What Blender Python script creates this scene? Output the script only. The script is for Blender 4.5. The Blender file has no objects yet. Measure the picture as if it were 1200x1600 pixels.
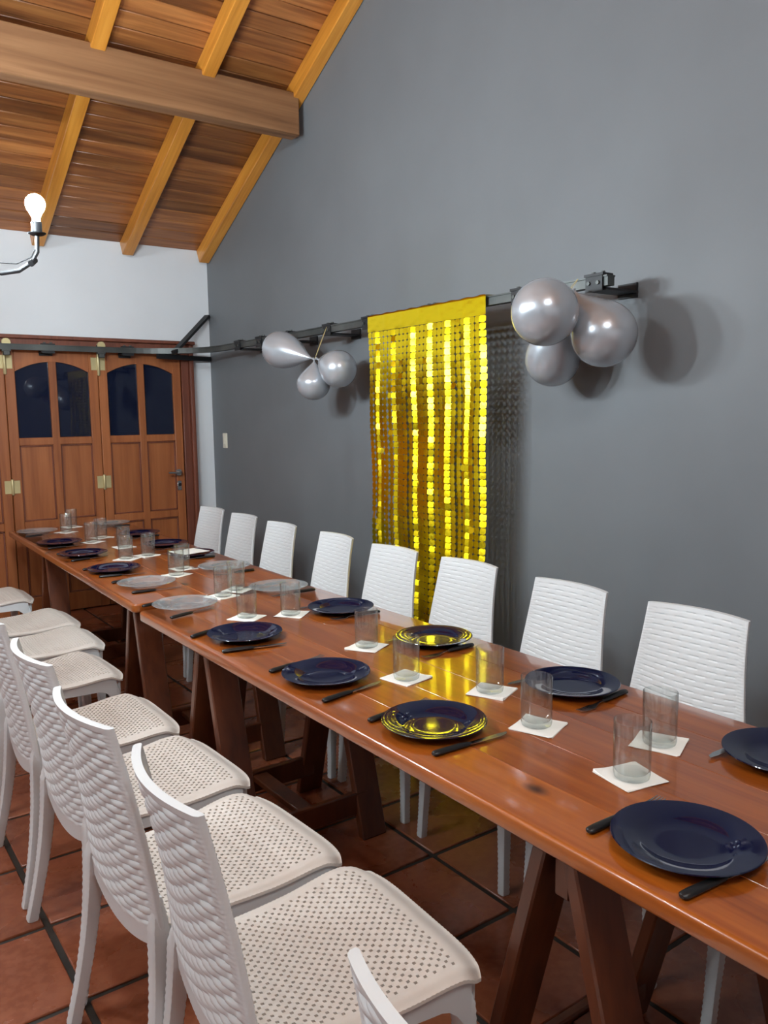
import bpy, bmesh, math, random
from mathutils import Vector, Matrix
random.seed(7)
S = bpy.context.scene
C = S.collection
R = math.radians
PI = math.pi

# ------------------------------------------------------------------ camera, world, exposure
CAM_H = 1.47
yaw, pitch, roll, FPX = R(35.616), R(6.824), R(-0.840), 1272.37
fwd = Vector((math.sin(yaw)*math.cos(pitch), math.cos(yaw)*math.cos(pitch), -math.sin(pitch)))
rgt = Vector((math.cos(yaw), -math.sin(yaw), 0)); upv = rgt.cross(fwd)
r2 = rgt*math.cos(roll) + upv*math.sin(roll); u2 = -rgt*math.sin(roll) + upv*math.cos(roll)
cd = bpy.data.cameras.new('camera'); cam = bpy.data.objects.new('camera', cd); C.objects.link(cam)
cam.matrix_world = Matrix(((r2.x, u2.x, -fwd.x, 0), (r2.y, u2.y, -fwd.y, 0), (r2.z, u2.z, -fwd.z, CAM_H), (0, 0, 0, 1)))
cd.sensor_fit = 'VERTICAL'; cd.sensor_height = 36.0; cd.lens = 36.0*FPX/1600.0
cd.clip_start = 0.02
S.camera = cam
w = bpy.data.worlds.new('night'); S.world = w; w.use_nodes = True
w.node_tree.nodes['Background'].inputs[0].default_value = (0.01, 0.013, 0.025, 1)
w.node_tree.nodes['Background'].inputs[1].default_value = 1.0
S.view_settings.view_transform = 'Standard'; S.view_settings.look = 'None'
S.view_settings.gamma = 1.0; S.view_settings.exposure = 0.08
S.view_settings.use_curve_mapping = False
S.cycles.transparent_max_bounces = 16; S.cycles.max_bounces = 6; S.cycles.diffuse_bounces = 3; S.cycles.glossy_bounces = 4
S.cycles.use_adaptive_sampling = True; S.cycles.adaptive_threshold = 0.05; S.cycles.adaptive_min_samples = 16
BULB = 680.0            # radiance of the lamp bulbs (lamps are built further down)
BULB_COL = (0.80, 0.925, 1.0)

# ------------------------------------------------------------------ materials
MATS = {}
def srgb(r, g, b):
    f = lambda c: (c/255/12.92) if c/255 <= 0.04045 else ((c/255+0.055)/1.055)**2.4
    return (f(r), f(g), f(b), 1.0)
def base(name):
    m = bpy.data.materials.new(name); m.use_nodes = True; MATS[name] = m
    nt = m.node_tree; b = nt.nodes['Principled BSDF']
    return m, nt, b
def mixc(nt, fac, a, b, mode='MIX'):
    n = nt.nodes.new('ShaderNodeMix'); n.data_type = 'RGBA'; n.blend_type = mode
    for s, v in ((0, fac), (6, a), (7, b)):
        if hasattr(v, 'is_output'): nt.links.new(v, n.inputs[s])
        else: n.inputs[s].default_value = v
    return n.outputs[2]
def ramp(nt, fac, stops):
    n = nt.nodes.new('ShaderNodeValToRGB'); e = n.color_ramp.elements
    while len(e) < len(stops): e.new(0.5)
    for i, (p, c) in enumerate(stops): e[i].position = p; e[i].color = c
    nt.links.new(fac, n.inputs[0]); return n.outputs[0]
def coords(nt, scale=(1, 1, 1), rnd=True):
    t = nt.nodes.new('ShaderNodeTexCoord'); mp = nt.nodes.new('ShaderNodeMapping'); mp.inputs['Scale'].default_value = scale
    out = t.outputs['Object']
    if rnd:
        oi = nt.nodes.new('ShaderNodeObjectInfo'); mu = nt.nodes.new('ShaderNodeVectorMath'); mu.operation = 'MULTIPLY_ADD'
        nt.links.new(oi.outputs['Random'], mu.inputs[0]); mu.inputs[1].default_value = (37, 53, 29); nt.links.new(out, mu.inputs[2]); out = mu.outputs[0]
    nt.links.new(out, mp.inputs[0]); return mp.outputs[0]
def noise(nt, vec, sc, det=4, dist=0, rough=0.5):
    n = nt.nodes.new('ShaderNodeTexNoise'); n.inputs['Scale'].default_value = sc; n.inputs['Detail'].default_value = det
    n.inputs['Distortion'].default_value = dist; n.inputs['Roughness'].default_value = rough
    nt.links.new(vec, n.inputs['Vector']); return n.outputs['Fac']
def bump(nt, b, h, strength, dist=0.002):
    n = nt.nodes.new('ShaderNodeBump'); n.inputs['Strength'].default_value = strength; n.inputs['Distance'].default_value = dist
    nt.links.new(h, n.inputs['Height']); nt.links.new(n.outputs[0], b.inputs['Normal'])
def plain(name, col, rough=0.5, metal=0.0, var=0.06, bsc=0, bst=0.1, coat=0, sp=0.5):
    m, nt, b = base(name)
    v = coords(nt, rnd=False); n = noise(nt, v, 3.5, 5)
    lo = tuple(c*(1-var) for c in col[:3])+(1,); hi = tuple(min(1, c*(1+var)) for c in col[:3])+(1,)
    nt.links.new(ramp(nt, n, [(0.3, lo), (0.7, hi)]), b.inputs['Base Color'])
    b.inputs['Roughness'].default_value = rough; b.inputs['Metallic'].default_value = metal
    b.inputs['Specular IOR Level'].default_value = sp
    b.inputs['Coat Weight'].default_value = coat; b.inputs['Coat Roughness'].default_value = 0.1
    if bsc: bump(nt, b, noise(nt, v, bsc, 3), bst)
    return m
def wood(name, dark, mid, light, axis, rough=0.4, coat=0.0, coatr=0.1, vlo=0.75, vhi=1.2, knots=False, sc=1.0):
    m, nt, b = base(name)
    st = [14*sc, 14*sc, 14*sc]; st[axis] = 0.9*sc
    v = coords(nt, tuple(st)); g = noise(nt, v, 1.0, 6, 0.6, 0.6)
    col = ramp(nt, g, [(0.28, dark), (0.5, mid), (0.75, light)])
    st2 = [60*sc]*3; st2[axis] = 2.0*sc
    g2 = noise(nt, coords(nt, tuple(st2)), 1.0, 3)
    col = mixc(nt, 0.22, col, ramp(nt, g2, [(0.35, dark), (0.65, light)]))
    oi = nt.nodes.new('ShaderNodeObjectInfo'); rr = ramp(nt, oi.outputs['Random'], [(0, (vlo, vlo, vlo, 1)), (1, (vhi, vhi, vhi, 1))])
    col = mixc(nt, 1.0, col, rr, 'MULTIPLY')
    if knots:
        ks = [5.2]*3; ks[axis] = 3.0
        vo = nt.nodes.new('ShaderNodeTexVoronoi'); vo.inputs['Scale'].default_value = 1.0
        nt.links.new(coords(nt, tuple(ks)), vo.inputs['Vector'])
        col = mixc(nt, ramp(nt, vo.outputs['Distance'], [(0.06, (1, 1, 1, 1)), (0.13, (0, 0, 0, 1))]), col, tuple(c*0.25 for c in dark[:3])+(1,))
    nt.links.new(col, b.inputs['Base Color'])
    b.inputs['Roughness'].default_value = rough; b.inputs['Coat Weight'].default_value = coat; b.inputs['Coat Roughness'].default_value = coatr
    bump(nt, b, g, 0.08)
    return m

M_GREY = plain('grey_wall_paint', srgb(114, 117, 120), 0.5, sp=0.35, var=0.03, bsc=40, bst=0.03)
M_WHITE = plain('white_wall_paint', srgb(226, 228, 230), 0.6, var=0.02, bsc=60, bst=0.05)
M_SWITCH = plain('switch_plastic', srgb(225, 218, 198), 0.35)
M_CEIL = wood('ceiling_plank_wood', srgb(98, 54, 30), srgb(152, 92, 48), srgb(200, 134, 74), 0, 0.38, 0.25, 0.25, 0.6, 1.25)
M_RAFT = wood('rafter_wood', srgb(176, 108, 34), srgb(214, 140, 50), srgb(232, 165, 72), 1, 0.35, 0.3, 0.2, 0.92, 1.06)
M_BEAM = wood('beam_wood', srgb(104, 68, 40), srgb(146, 102, 66), srgb(170, 124, 84), 0, 0.6, 0, 0.2, 0.98, 1.02, sc=0.7)
M_DOOR = wood('door_wood', srgb(128, 68, 34), srgb(156, 90, 48), srgb(172, 104, 60), 2, 0.42, 0.15, 0.3, 0.93, 1.07)
M_DFRAME = wood('door_frame_wood', srgb(88, 44, 30), srgb(116, 62, 44), srgb(132, 76, 54), 2, 0.5, 0.1, 0.3, 0.95, 1.05)
M_TABLE = wood('table_wood', srgb(108, 47, 11), srgb(154, 76, 18), srgb(182, 102, 32), 1, 0.3, 0.9, 0.08, 0.86, 1.12, knots=True)
M_TRES = wood('trestle_wood', srgb(62, 27, 12), srgb(88, 42, 20), srgb(104, 54, 28), 2, 0.4, 0.3, 0.2, 0.9, 1.08)
M_GROUT = plain('dark_grout', srgb(50, 44, 38), 0.8, var=0.2, bsc=80, bst=0.3)
M_BACK = plain('white_resin', srgb(218, 219, 219), 0.42, var=0.02)
M_SEAT = plain('warm_white_resin', srgb(218, 208, 198), 0.45, var=0.03)
M_BLACKH = plain('black_handle_plastic', srgb(22, 22, 24), 0.4)
M_STEEL = plain('stainless_steel', (0.6, 0.6, 0.6, 1), 0.22, 1.0)
M_IRON = plain('black_iron', srgb(30, 30, 32), 0.5, 0.15)
M_TRACK = plain('galvanised_track', (0.10, 0.105, 0.10, 1), 0.5, 0.7, var=0.4)
M_BRASS = plain('aged_brass', srgb(196, 180, 134), 0.45, 0.5, var=0.15)
M_NAP = plain('napkin_paper', srgb(240, 236, 228), 0.85, var=0.02, bsc=400, bst=0.1)
M_STRING = plain('gold_string', srgb(190, 170, 110), 0.5)
M_BALL = plain('silver_latex', (0.50, 0.53, 0.57, 1), 0.26, 0.5, var=0.02)
M_BALL.node_tree.nodes['Principled BSDF'].inputs['Coat Weight'].default_value = 0.5
M_GOLD = plain('gold_foil', (1.0, 0.74, 0.015, 1), 0.23, 1.0, var=0.03)
M_BLUE = plain('cobalt_glass', srgb(10, 14, 46), 0.06, 0, var=0.02, sp=0.6)
M_NIGHT = plain('night_window_glass', srgb(18, 24, 44), 0.03, 0, var=0.02, sp=0.55)

def tile_mat():
    m, nt, b = base('terracotta_tile')
    v = coords(nt); n1 = noise(nt, v, 3.0, 6, 0.3); n2 = noise(nt, v, 40, 3)
    col = ramp(nt, n1, [(0.3, srgb(126, 66, 40)), (0.55, srgb(152, 84, 54)), (0.75, srgb(166, 100, 68))])
    col = mixc(nt, 0.12, col, ramp(nt, n2, [(0.4, srgb(90, 46, 30)), (0.6, srgb(180, 120, 90))]))
    oi = nt.nodes.new('ShaderNodeObjectInfo')
    col = mixc(nt, 1.0, col, ramp(nt, oi.outputs['Random'], [(0, (0.82, 0.82, 0.82, 1)), (1, (1.08, 1.05, 1.05, 1))]), 'MULTIPLY')
    nt.links.new(col, b.inputs['Base Color'])
    nt.links.new(ramp(nt, n1, [(0.3, (0.20, 0.20, 0.20, 1)), (0.7, (0.36, 0.36, 0.36, 1))]), b.inputs['Roughness'])
    bump(nt, b, n2, 0.12); return m
M_TILE = tile_mat()
def glass_mat(name, edge, haze, rough):
    """thin-walled clear glass: transparent, darker through the edge, Fresnel gloss on both skins, slight white haze painted in so faint glass shows"""
    m, nt, b = base(name)
    nt.nodes.remove(b); out = nt.nodes['Material Output']
    lw = nt.nodes.new('ShaderNodeLayerWeight'); lw.inputs['Blend'].default_value = 0.5
    tr = nt.nodes.new('ShaderNodeBsdfTransparent')
    nt.links.new(ramp(nt, lw.outputs['Facing'], [(0.0, (0.97, 0.985, 0.98, 1)), (0.6, (0.93, 0.95, 0.945, 1)), (1.0, edge)]), tr.inputs[0])
    gl = nt.nodes.new('ShaderNodeBsdfGlossy'); gl.inputs['Roughness'].default_value = rough
    fr = nt.nodes.new('ShaderNodeFresnel')
    ge = nt.nodes.new('ShaderNodeNewGeometry'); ma = nt.nodes.new('ShaderNodeMath'); ma.operation = 'MULTIPLY_ADD'      # same reflectance on the inner and the outer skin
    nt.links.new(ge.outputs['Backfacing'], ma.inputs[0]); ma.inputs[1].default_value = 1/1.7-1.7; ma.inputs[2].default_value = 1.7; nt.links.new(ma.outputs[0], fr.inputs['IOR'])
    mx = nt.nodes.new('ShaderNodeMixShader'); nt.links.new(fr.outputs[0], mx.inputs[0]); nt.links.new(tr.outputs[0], mx.inputs[1]); nt.links.new(gl.outputs[0], mx.inputs[2])
    df = nt.nodes.new('ShaderNodeBsdfDiffuse'); df.inputs[0].default_value = (0.8, 0.83, 0.85, 1)
    m2 = nt.nodes.new('ShaderNodeMixShader'); m2.inputs[0].default_value = haze; nt.links.new(mx.outputs[0], m2.inputs[1]); nt.links.new(df.outputs[0], m2.inputs[2])
    nt.links.new(m2.outputs[0], out.inputs[0])
    return m
M_GLASS = glass_mat('clear_glass', (0.52, 0.55, 0.54, 1), 0.012, 0.03)
M_PGLASS = glass_mat('pressed_clear_glass', (0.6, 0.64, 0.66, 1), 0.13, 0.06)
def bulb_mat():
    m, nt, b = base('lit_bulb')
    b.inputs['Base Color'].default_value = (0.9, 0.9, 0.9, 1)
    b.inputs['Emission Color'].default_value = BULB_COL+(1,); b.inputs['Emission Strength'].default_value = BULB
    return m
M_BULB = bulb_mat()

# ------------------------------------------------------------------ mesh helpers
def mk(name, verts, faces, mat, smooth=False):
    me = bpy.data.meshes.new(name); me.from_pydata([tuple(v) for v in verts], [], faces); me.materials.append(mat)
    if smooth:
        me.polygons.foreach_set('use_smooth', [True]*len(me.polygons))
    me.update(); return me
def finish(name, bm, mat, smooth=False):
    bmesh.ops.recalc_face_normals(bm, faces=bm.faces)
    me = bpy.data.meshes.new(name); bm.to_mesh(me); bm.free(); me.materials.append(mat)
    if smooth:
        me.polygons.foreach_set('use_smooth', [True]*len(me.polygons))
        try: me.set_sharp_from_angle(angle=R(40))
        except Exception: pass
    return me
def bx_bm(x0, x1, y0, y1, z0, z1, bev=0.0, seg=1, bm=None):
    b = bmesh.new()
    vs = [b.verts.new((x, y, z)) for z in (z0, z1) for y in (y0, y1) for x in (x0, x1)]
    for f in ((0, 2, 3, 1), (4, 5, 7, 6), (0, 1, 5, 4), (2, 6, 7, 3), (0, 4, 6, 2), (1, 3, 7, 5)): b.faces.new([vs[i] for i in f])
    if bev: bmesh.ops.bevel(b, geom=list(b.edges), offset=bev, segments=seg, affect='EDGES', profile=0.5)
    if bm is None: return b
    t = bpy.data.meshes.new('t'); b.to_mesh(t); b.free(); bm.from_mesh(t); bpy.data.meshes.remove(t); return bm
def box(name, x0, x1, y0, y1, z0, z1, mat, bev=0.0, seg=1):
    return finish(name, bx_bm(x0, x1, y0, y1, z0, z1, bev, seg), mat, smooth=bev > 0)
def boxes(name, lst, mat, bev=0.0):
    bm = bmesh.new()
    for a in lst: bx_bm(*a, bev=bev, bm=bm)
    return finish(name, bm, mat, smooth=bev > 0)
def lathe(name, prof, n, mat, closed=False, smooth=True):
    v, f = [], []
    for (r, z) in prof:
        for k in range(n):
            a = 2*PI*k/n; v.append((r*math.cos(a), r*math.sin(a), z))
    L = len(prof)
    for i in range(L if closed else L-1):
        j = (i+1) % L
        for k in range(n):
            q = (k+1) % n; f.append((i*n+k, i*n+q, j*n+q, j*n+k))
    bm = bmesh.new(); vs = [bm.verts.new(p) for p in v]
    for q in f: bm.faces.new([vs[i] for i in q])
    bmesh.ops.remove_doubles(bm, verts=bm.verts, dist=1e-5)
    return finish(name, bm, mat, smooth)
def frame_dirs(pts):
    out = []
    up = Vector((0, 0, 1)); prev = None
    for i, p in enumerate(pts):
        a = pts[max(0, i-1)]; b = pts[min(len(pts)-1, i+1)]; t = (b-a).normalized()
        if prev is None:
            ref = up if abs(t.z) < 0.9 else Vector((1, 0, 0)); n = t.cross(ref).normalized()
        else: n = (prev - t*prev.dot(t)).normalized()
        prev = n; out.append((t, n, t.cross(n)))
    return out
def sweep(name, pts, radii, mat, n=8, sec=None, smooth=True, bm=None):
    """tube along pts; radii: number or list of (ra, rb); sec: list of unit section points"""
    pts = [Vector(p) for p in pts]; fr = frame_dirs(pts)
    if sec is None: sec = [(math.cos(2*PI*k/n), math.sin(2*PI*k/n)) for k in range(n)]
    n = len(sec); own = bm is None
    if own: bm = bmesh.new()
    rings = []
    for i, p in enumerate(pts):
        r = radii[i] if isinstance(radii, list) else radii
        ra, rb = r if isinstance(r, tuple) else (r, r)
        rings.append([bm.verts.new(p + fr[i][1]*(s[0]*ra) + fr[i][2]*(s[1]*rb)) for s in sec])
    for i in range(len(pts)-1):
        for k in range(n): bm.faces.new((rings[i][k], rings[i][(k+1) % n], rings[i+1][(k+1) % n], rings[i+1][k]))
    bm.faces.new(rings[0][::-1]); bm.faces.new(rings[-1])
    if own: return finish(name, bm, mat, smooth)
def prism(name, poly, axis, a, b, mat, bev=0.0):
    """polygon in the two other axes extruded along axis from a to b"""
    bm = bmesh.new()
    def P(p, t):
        q = list(p); q.insert(axis, t); return q
    A = [bm.verts.new(P(p, a)) for p in poly]; B = [bm.verts.new(P(p, b)) for p in poly]
    bm.faces.new(A); bm.faces.new(B[::-1]); n = len(poly)
    for i in range(n): bm.faces.new((A[i], A[(i+1) % n], B[(i+1) % n], B[i]))
    if bev:
        bmesh.ops.recalc_face_normals(bm, faces=bm.faces); bmesh.ops.bevel(bm, geom=list(bm.edges), offset=bev, segments=1, affect='EDGES')
    return finish(name, bm, mat, smooth=bev > 0)

def ob(name, me, parent=None, loc=(0, 0, 0), rot=(0, 0, 0)):
    o = bpy.data.objects.new(name, me); C.objects.link(o); o.location = loc; o.rotation_euler = rot
    if parent: o.parent = parent
    return o
def tag(o, label, cat, group=None):
    o['label'] = label; o['category'] = cat
    if group: o['group'] = group
    return o
def thing(name, label, cat, loc=(0, 0, 0), rz=0, group=None):
    return tag(ob(name, None, None, loc, (0, 0, rz)), label, cat, group)
def struct(name, me, label, cat):
    o = ob(name, me); o['kind'] = 'structure'; o['label'] = label; o['category'] = cat; return o
def copy_tree(o, loc, rz, label, parent=None):
    c = o.copy(); C.objects.link(c)
    if parent: c.parent = parent
    else:
        c.location = loc; c.rotation_euler = (0, 0, rz); c['label'] = label
    for ch in o.children: copy_tree(ch, None, None, None, c)
    return c
ORD = ['nearest', 'second', 'third', 'fourth', 'fifth', 'sixth', 'seventh', 'eighth', 'ninth', 'tenth', 'eleventh']

# ------------------------------------------------------------------ room shell
WX, DY, LX, BY = 2.705, 6.10, -3.2, -3.6
SL = 0.491; EZ = 2.745; RY = 1.3                 # roof: slope, eave height (plank underside), ridge line y
def roofz(y): return EZ + (DY-y)*SL if y > RY else EZ + (DY-RY)*SL - (RY-y)*SL
PT = 0.38; TX0, TY0 = 0.482, 2.01                # tile pitch and joint origin
floor = struct('floor', box('floor', LX, WX, BY, DY, -0.10, -0.006, M_GROUT), 'terracotta tiled floor with dark grout joints', 'floor')
tile_me = box('tile', -PT/2+0.009, PT/2-0.009, -PT/2+0.009, PT/2-0.009, -0.012, 0.0, M_TILE, 0.003)
STEPY = 5.42
ix0, ix1 = int((LX-TX0)//PT), int((WX-TX0)//PT)+1
far_t = bmesh.new()
for i in range(ix0, ix1):
    for j in range(-15, 10):
        x, y = TX0+(i+0.5)*PT, TY0+(j+0.5)*PT
        x0, x1 = max(x-PT/2+0.009, LX+0.002), min(x+PT/2-0.009, WX-0.002); y0, y1 = max(y-PT/2+0.009, BY+0.002), min(y+PT/2-0.009, STEPY-0.01)
        if x1-x0 < 0.03 or y1-y0 < 0.03: continue
        if x > -0.3 and y > 0.2:
            if x1-x0 > PT-0.02 and y1-y0 > PT-0.02: ob('tile', tile_me, floor, (x, y, 0))
            else: ob('tile', box('tile', x0-x, x1-x, y0-y, y1-y, -0.012, 0, M_TILE, 0.003), floor, (x, y, 0))
        else: bx_bm(x0, x1, y0, y1, -0.012, 0, bm=far_t)
o = ob('tile_field', finish('tile_field', far_t, M_TILE), floor); o['kind'] = 'stuff'
st = ob('step', box('step', -1.2, WX, STEPY, DY, -0.006, 0.072, M_GROUT), floor)
for i in range(-4, 6):
    x0, x1 = TX0+i*PT+0.009, min(TX0+(i+1)*PT-0.009, WX-0.002)
    if x1 < -1.1: continue
    for y0, y1 in ((STEPY-0.012, STEPY+0.33), (STEPY+0.35, DY-0.002)):
        ob('tile', box('tile', x0, x1, y0, y1, 0.066, 0.08, M_TILE, 0.003), st)

def gable(name, x, t, mat):
    poly = [(BY, 0), (DY, 0), (DY, EZ+0.02), (RY, roofz(RY)+0.02), (BY, roofz(BY)+0.02)]
    return prism(name, poly, 0, x, x+t, mat)
struct('wall_right', gable('wall_right', WX, 0.15, M_GREY), 'smooth dark grey painted gable wall', 'wall')
struct('wall_left', gable('wall_left', LX-0.15, 0.15, M_WHITE), 'white painted gable wall opposite the grey one', 'wall')
struct('wall_far', box('wall_far', LX, WX, DY, DY+0.15, 0, EZ+0.05, M_WHITE), 'white painted wall above the wooden folding doors', 'wall')
struct('wall_back', box('wall_back', LX, WX, BY-0.15, BY, 0, EZ+0.05, M_WHITE), 'white painted wall behind the camera', 'wall')
for k, (y0, y1) in enumerate(((0.9, 2.7), (3.1, 4.9), (-2.6, -0.4))):  # unseen dark windows, added to give the gold curtain something dark to reflect
    wn = ob('window_%d' % (k+1), None, None, (LX, (y0+y1)/2, 0)); wn['kind'] = 'structure'; wn['label'] = ['middle', 'far', 'rear'][k]+' dark window added unseen in the left wall, mirrored by the curtain'; wn['category'] = 'window'
    h = (y1-y0)/2
    ob('pane', box('pane', 0.0, 0.02, -h, h, 0.3, 2.0, M_NIGHT), wn)
    ob('window_frame', boxes('window_frame', [(0, 0.06, -h-0.06, -h, 0.24, 2.06), (0, 0.06, h, h+0.06, 0.24, 2.06), (0, 0.06, -0.03, 0.03, 0.3, 2.0), (0, 0.06, -h, h, 2.0, 2.06), (0, 0.06, -h, h, 0.24, 0.3)], M_DFRAME), wn)

# ceiling: deck, planks, rafters, beam
ceil = struct('ceiling', prism('ceiling', [(DY+0.02, roofz(DY)+0.012), (RY, roofz(RY)+0.022), (BY-0.02, roofz(BY)+0.012), (BY-0.02, roofz(BY)+0.1), (RY, roofz(RY)+0.11), (DY+0.02, roofz(DY)+0.1)], 0, LX, WX, M_CEIL), 'pitched timber plank ceiling with orange rafters', 'ceiling')
ang = math.atan(SL)
RAFX = [2.662, 2.07, 1.45, 0.85, 0.25, -0.35, -0.95, -1.55, -2.15, -2.75]
PW = 0.104
for b in range(7):
    x1 = RAFX[b]; x0 = RAFX[b+1]; hw = (x1-x0)/2
    pm = box('plank', -hw, hw, -PW/2+0.0015, PW/2-0.0015, 0, 0.012, M_CEIL, 0.004)
    for r in range(30):
        s = (r+0.5)*PW
        if b == 6 and r > 20: continue
        y = DY - s*math.cos(ang); z = roofz(DY) + s*math.sin(ang)
        ob('plank', pm, ceil, ((x0+x1)/2, y, z-0.002+random.uniform(0, .002)), (-ang, 0, 0))
Ls = (DY-RY)/math.cos(ang)
raft = box('rafter', -0.04, 0.04, -Ls/2, Ls/2, -0.105, -0.001, M_RAFT, 0.004)
raft_back_L = (RY-BY)/math.cos(ang)
raft2 = box('rafter', -0.04, 0.04, -raft_back_L/2, raft_back_L/2, -0.105, -0.001, M_RAFT, 0.004)
for x in RAFX:
    ob('rafter', raft, ceil, (x, (DY+RY)/2, roofz((DY+RY)/2)), (-ang, 0, 0))
    ob('rafter', raft2, ceil, (x, (BY+RY)/2, roofz((BY+RY)/2)), (ang, 0, 0))
ob('beam', box('beam', LX, WX-0.045, 4.54, 4.64, 3.176, 3.425, M_BEAM, 0.006), ceil)
ob('ridge_beam', box('ridge_beam', LX, WX, RY-0.06, RY+0.06, roofz(RY)-0.32, roofz(RY)-0.06, M_BEAM, 0.006), ceil)

# ------------------------------------------------------------------ folding doors
FY = 6.045; DZ0, DZ1 = 0.09, 1.945
trim = struct('trim_1', None, 'reddish brown moulded timber frame around the folding doors', 'door frame')
ob('head', box('head', -0.75, 2.53, FY-0.012, DY, 1.962, 2.025, M_DFRAME, 0.005), trim)
ob('head_moulding', box('head_moulding', -0.77, 2.545, FY-0.035, DY, 2.02, 2.047, M_DFRAME, 0.006), trim)
ob('jamb', box('jamb', 2.435, 2.495, FY-0.008, DY, 0.08, 1.96, M_DFRAME, 0.005), trim)
ob('jamb_moulding', box('jamb_moulding', 2.495, 2.53, FY-0.03, DY, 0.08, 2.02, M_DFRAME, 0.008, 2), trim)
ob('jamb', box('jamb', -0.75, -0.70, FY-0.008, DY, 0.08, 1.96, M_DFRAME, 0.005), trim)
hinge_plate = box('hinge', -0.05, 0.05, -0.004, 0.0, -0.045, 0.045, M_BRASS, 0.001)
hinge_barrel = sweep('hinge_barrel', [(0, 0, -0.055), (0, 0, -0.05), (0, 0, 0.05), (0, 0, 0.055)], [0.006, 0.010, 0.010, 0.006], M_BRASS, 10)
bar_long = sweep('hinge_barrel', [(0, 0, -0.085), (0, 0, -0.078), (0, 0, 0.085), (0, 0, 0.09)], [0.006, 0.011, 0.011, 0.009], M_BRASS, 10)
LW = 0.626
edges = [2.432-k*LW for k in range(6)]
names = ['with the lever handle beside the grey wall', 'second from the grey wall, arched twin panes', 'third from the grey wall, cut by the left picture edge', 'fourth from the grey wall', 'fifth from the grey wall']
for k in range(5):
    x1, x0 = edges[k]-0.002, edges[k+1]+0.002; xc = (x0+x1)/2
    d = struct('door_%d' % (k+1), None, 'brown panelled folding door leaf '+names[k], 'door'); d.location = (xc, FY, 0)
    hw = (x1-x0)/2; sw = 0.064; mu = 0.026; T = 0.042
    def P(n, a, b, z0, z1, y0=0.0, y1=T, mat=M_DOOR, bev=0.004): return ob(n, box(n, a, b, y0, y1, z0, z1, mat, bev), d)
    P('stile', -hw, -hw+sw, DZ0, DZ1); P('stile', hw-sw, hw, DZ0, DZ1)
    P('mullion', -mu, mu, DZ0+0.1, 1.875)
    P('middle_rail', -hw+sw, hw-sw, 1.292, 1.345, 0.001); P('lower_rail', -hw+sw, hw-sw, 0.705, 0.762, 0.001); P('bottom_rail', -hw+sw, hw-sw, DZ0, DZ0+0.13, 0.001)
    iw = hw-sw; poly = [(-iw, DZ1), (-iw, 1.80)]
    for q in range(1, 16):
        x = -iw+2*iw*q/16; poly.append((x, 1.80+0.07*(1-(x/iw)**2)))
    poly += [(iw, 1.80), (iw, DZ1)]
    ob('top_rail', prism('top_rail', poly, 1, 0.001, T, M_DOOR), d)
    for s in (-1, 1):
        a, b = sorted((s*mu, s*(hw-sw)))
        P('pane', a-0.004, b+0.004, 1.335, 1.885, 0.020, 0.026, M_NIGHT, 0)
        P('panel', a-0.004, b+0.004, 0.755, 1.30, 0.016, 0.03); P('panel', a-0.004, b+0.004, DZ0+0.12, 0.712, 0.016, 0.03)
        # mouldings round the panels and the panes
        for z0, z1 in ((0.762, 1.292), (DZ0+0.13, 0.705)):
            ob('moulding', boxes('moulding', [(a, a+0.010, 0.006, 0.02, z0, z1), (b-0.010, b, 0.006, 0.02, z0, z1), (a, b, 0.006, 0.02, z0, z0+0.010), (a, b, 0.006, 0.02, z1-0.010, z1)], M_DFRAME, 0.002), d)
    if k < 3:
        hp = ob('hinge', hinge_plate, d, (-hw, -0.001, 1.009)); ob('hinge_barrel', hinge_barrel, hp, (0, -0.008, 0))
        ht = ob('hinge', hinge_plate, d, (-hw, -0.001, 1.862)); ob('hinge_barrel', bar_long, ht, (0, -0.010, 0))
        tr = ob('trolley', boxes('trolley', [(-0.03, 0.03, -0.105, -0.085, 1.925, 1.99), (-0.008, 0.008, -0.10, -0.004, 1.936, 1.95), (-0.02, 0.02, -0.112, -0.08, 1.90, 1.93)], M_TRACK, 0.003), d, (-hw, 0, 0))
        ob('wheel', sweep('wheel', [(0, -0.108, 0), (0, -0.082, 0)], 0.028, M_BRASS, 16), tr, (0, 0, 1.985))
        sw_ = ob('stem', sweep('stem', [(0, -0.012, 1.84), (0, -0.012, 1.955), (0, -0.09, 1.955)], 0.007, M_BRASS, 8), tr)
    if k == 0:
        h = ob('handle', sweep('handle', [(0.26, -0.002, 1.05), (0.26, -0.05, 1.05), (0.245, -0.058, 1.05), (0.16, -0.058, 1.052)], [0.011, 0.009, 0.009, 0.008], M_STEEL, 10), d)
        ob('rosette', sweep('rosette', [(0.26, -0.01, 1.05), (0.26, 0.0, 1.05)], 0.025, M_STEEL, 20), h)
        l = ob('lock', box('lock', 0.245, 0.280, -0.008, 0, 0.91, 0.985, M_STEEL, 0.003), d)
        ob('cylinder', sweep('cylinder', [(0.2625, -0.02, 0.955), (0.2625, -0.006, 0.955)], 0.012, M_BLACKH, 12), l)

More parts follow.
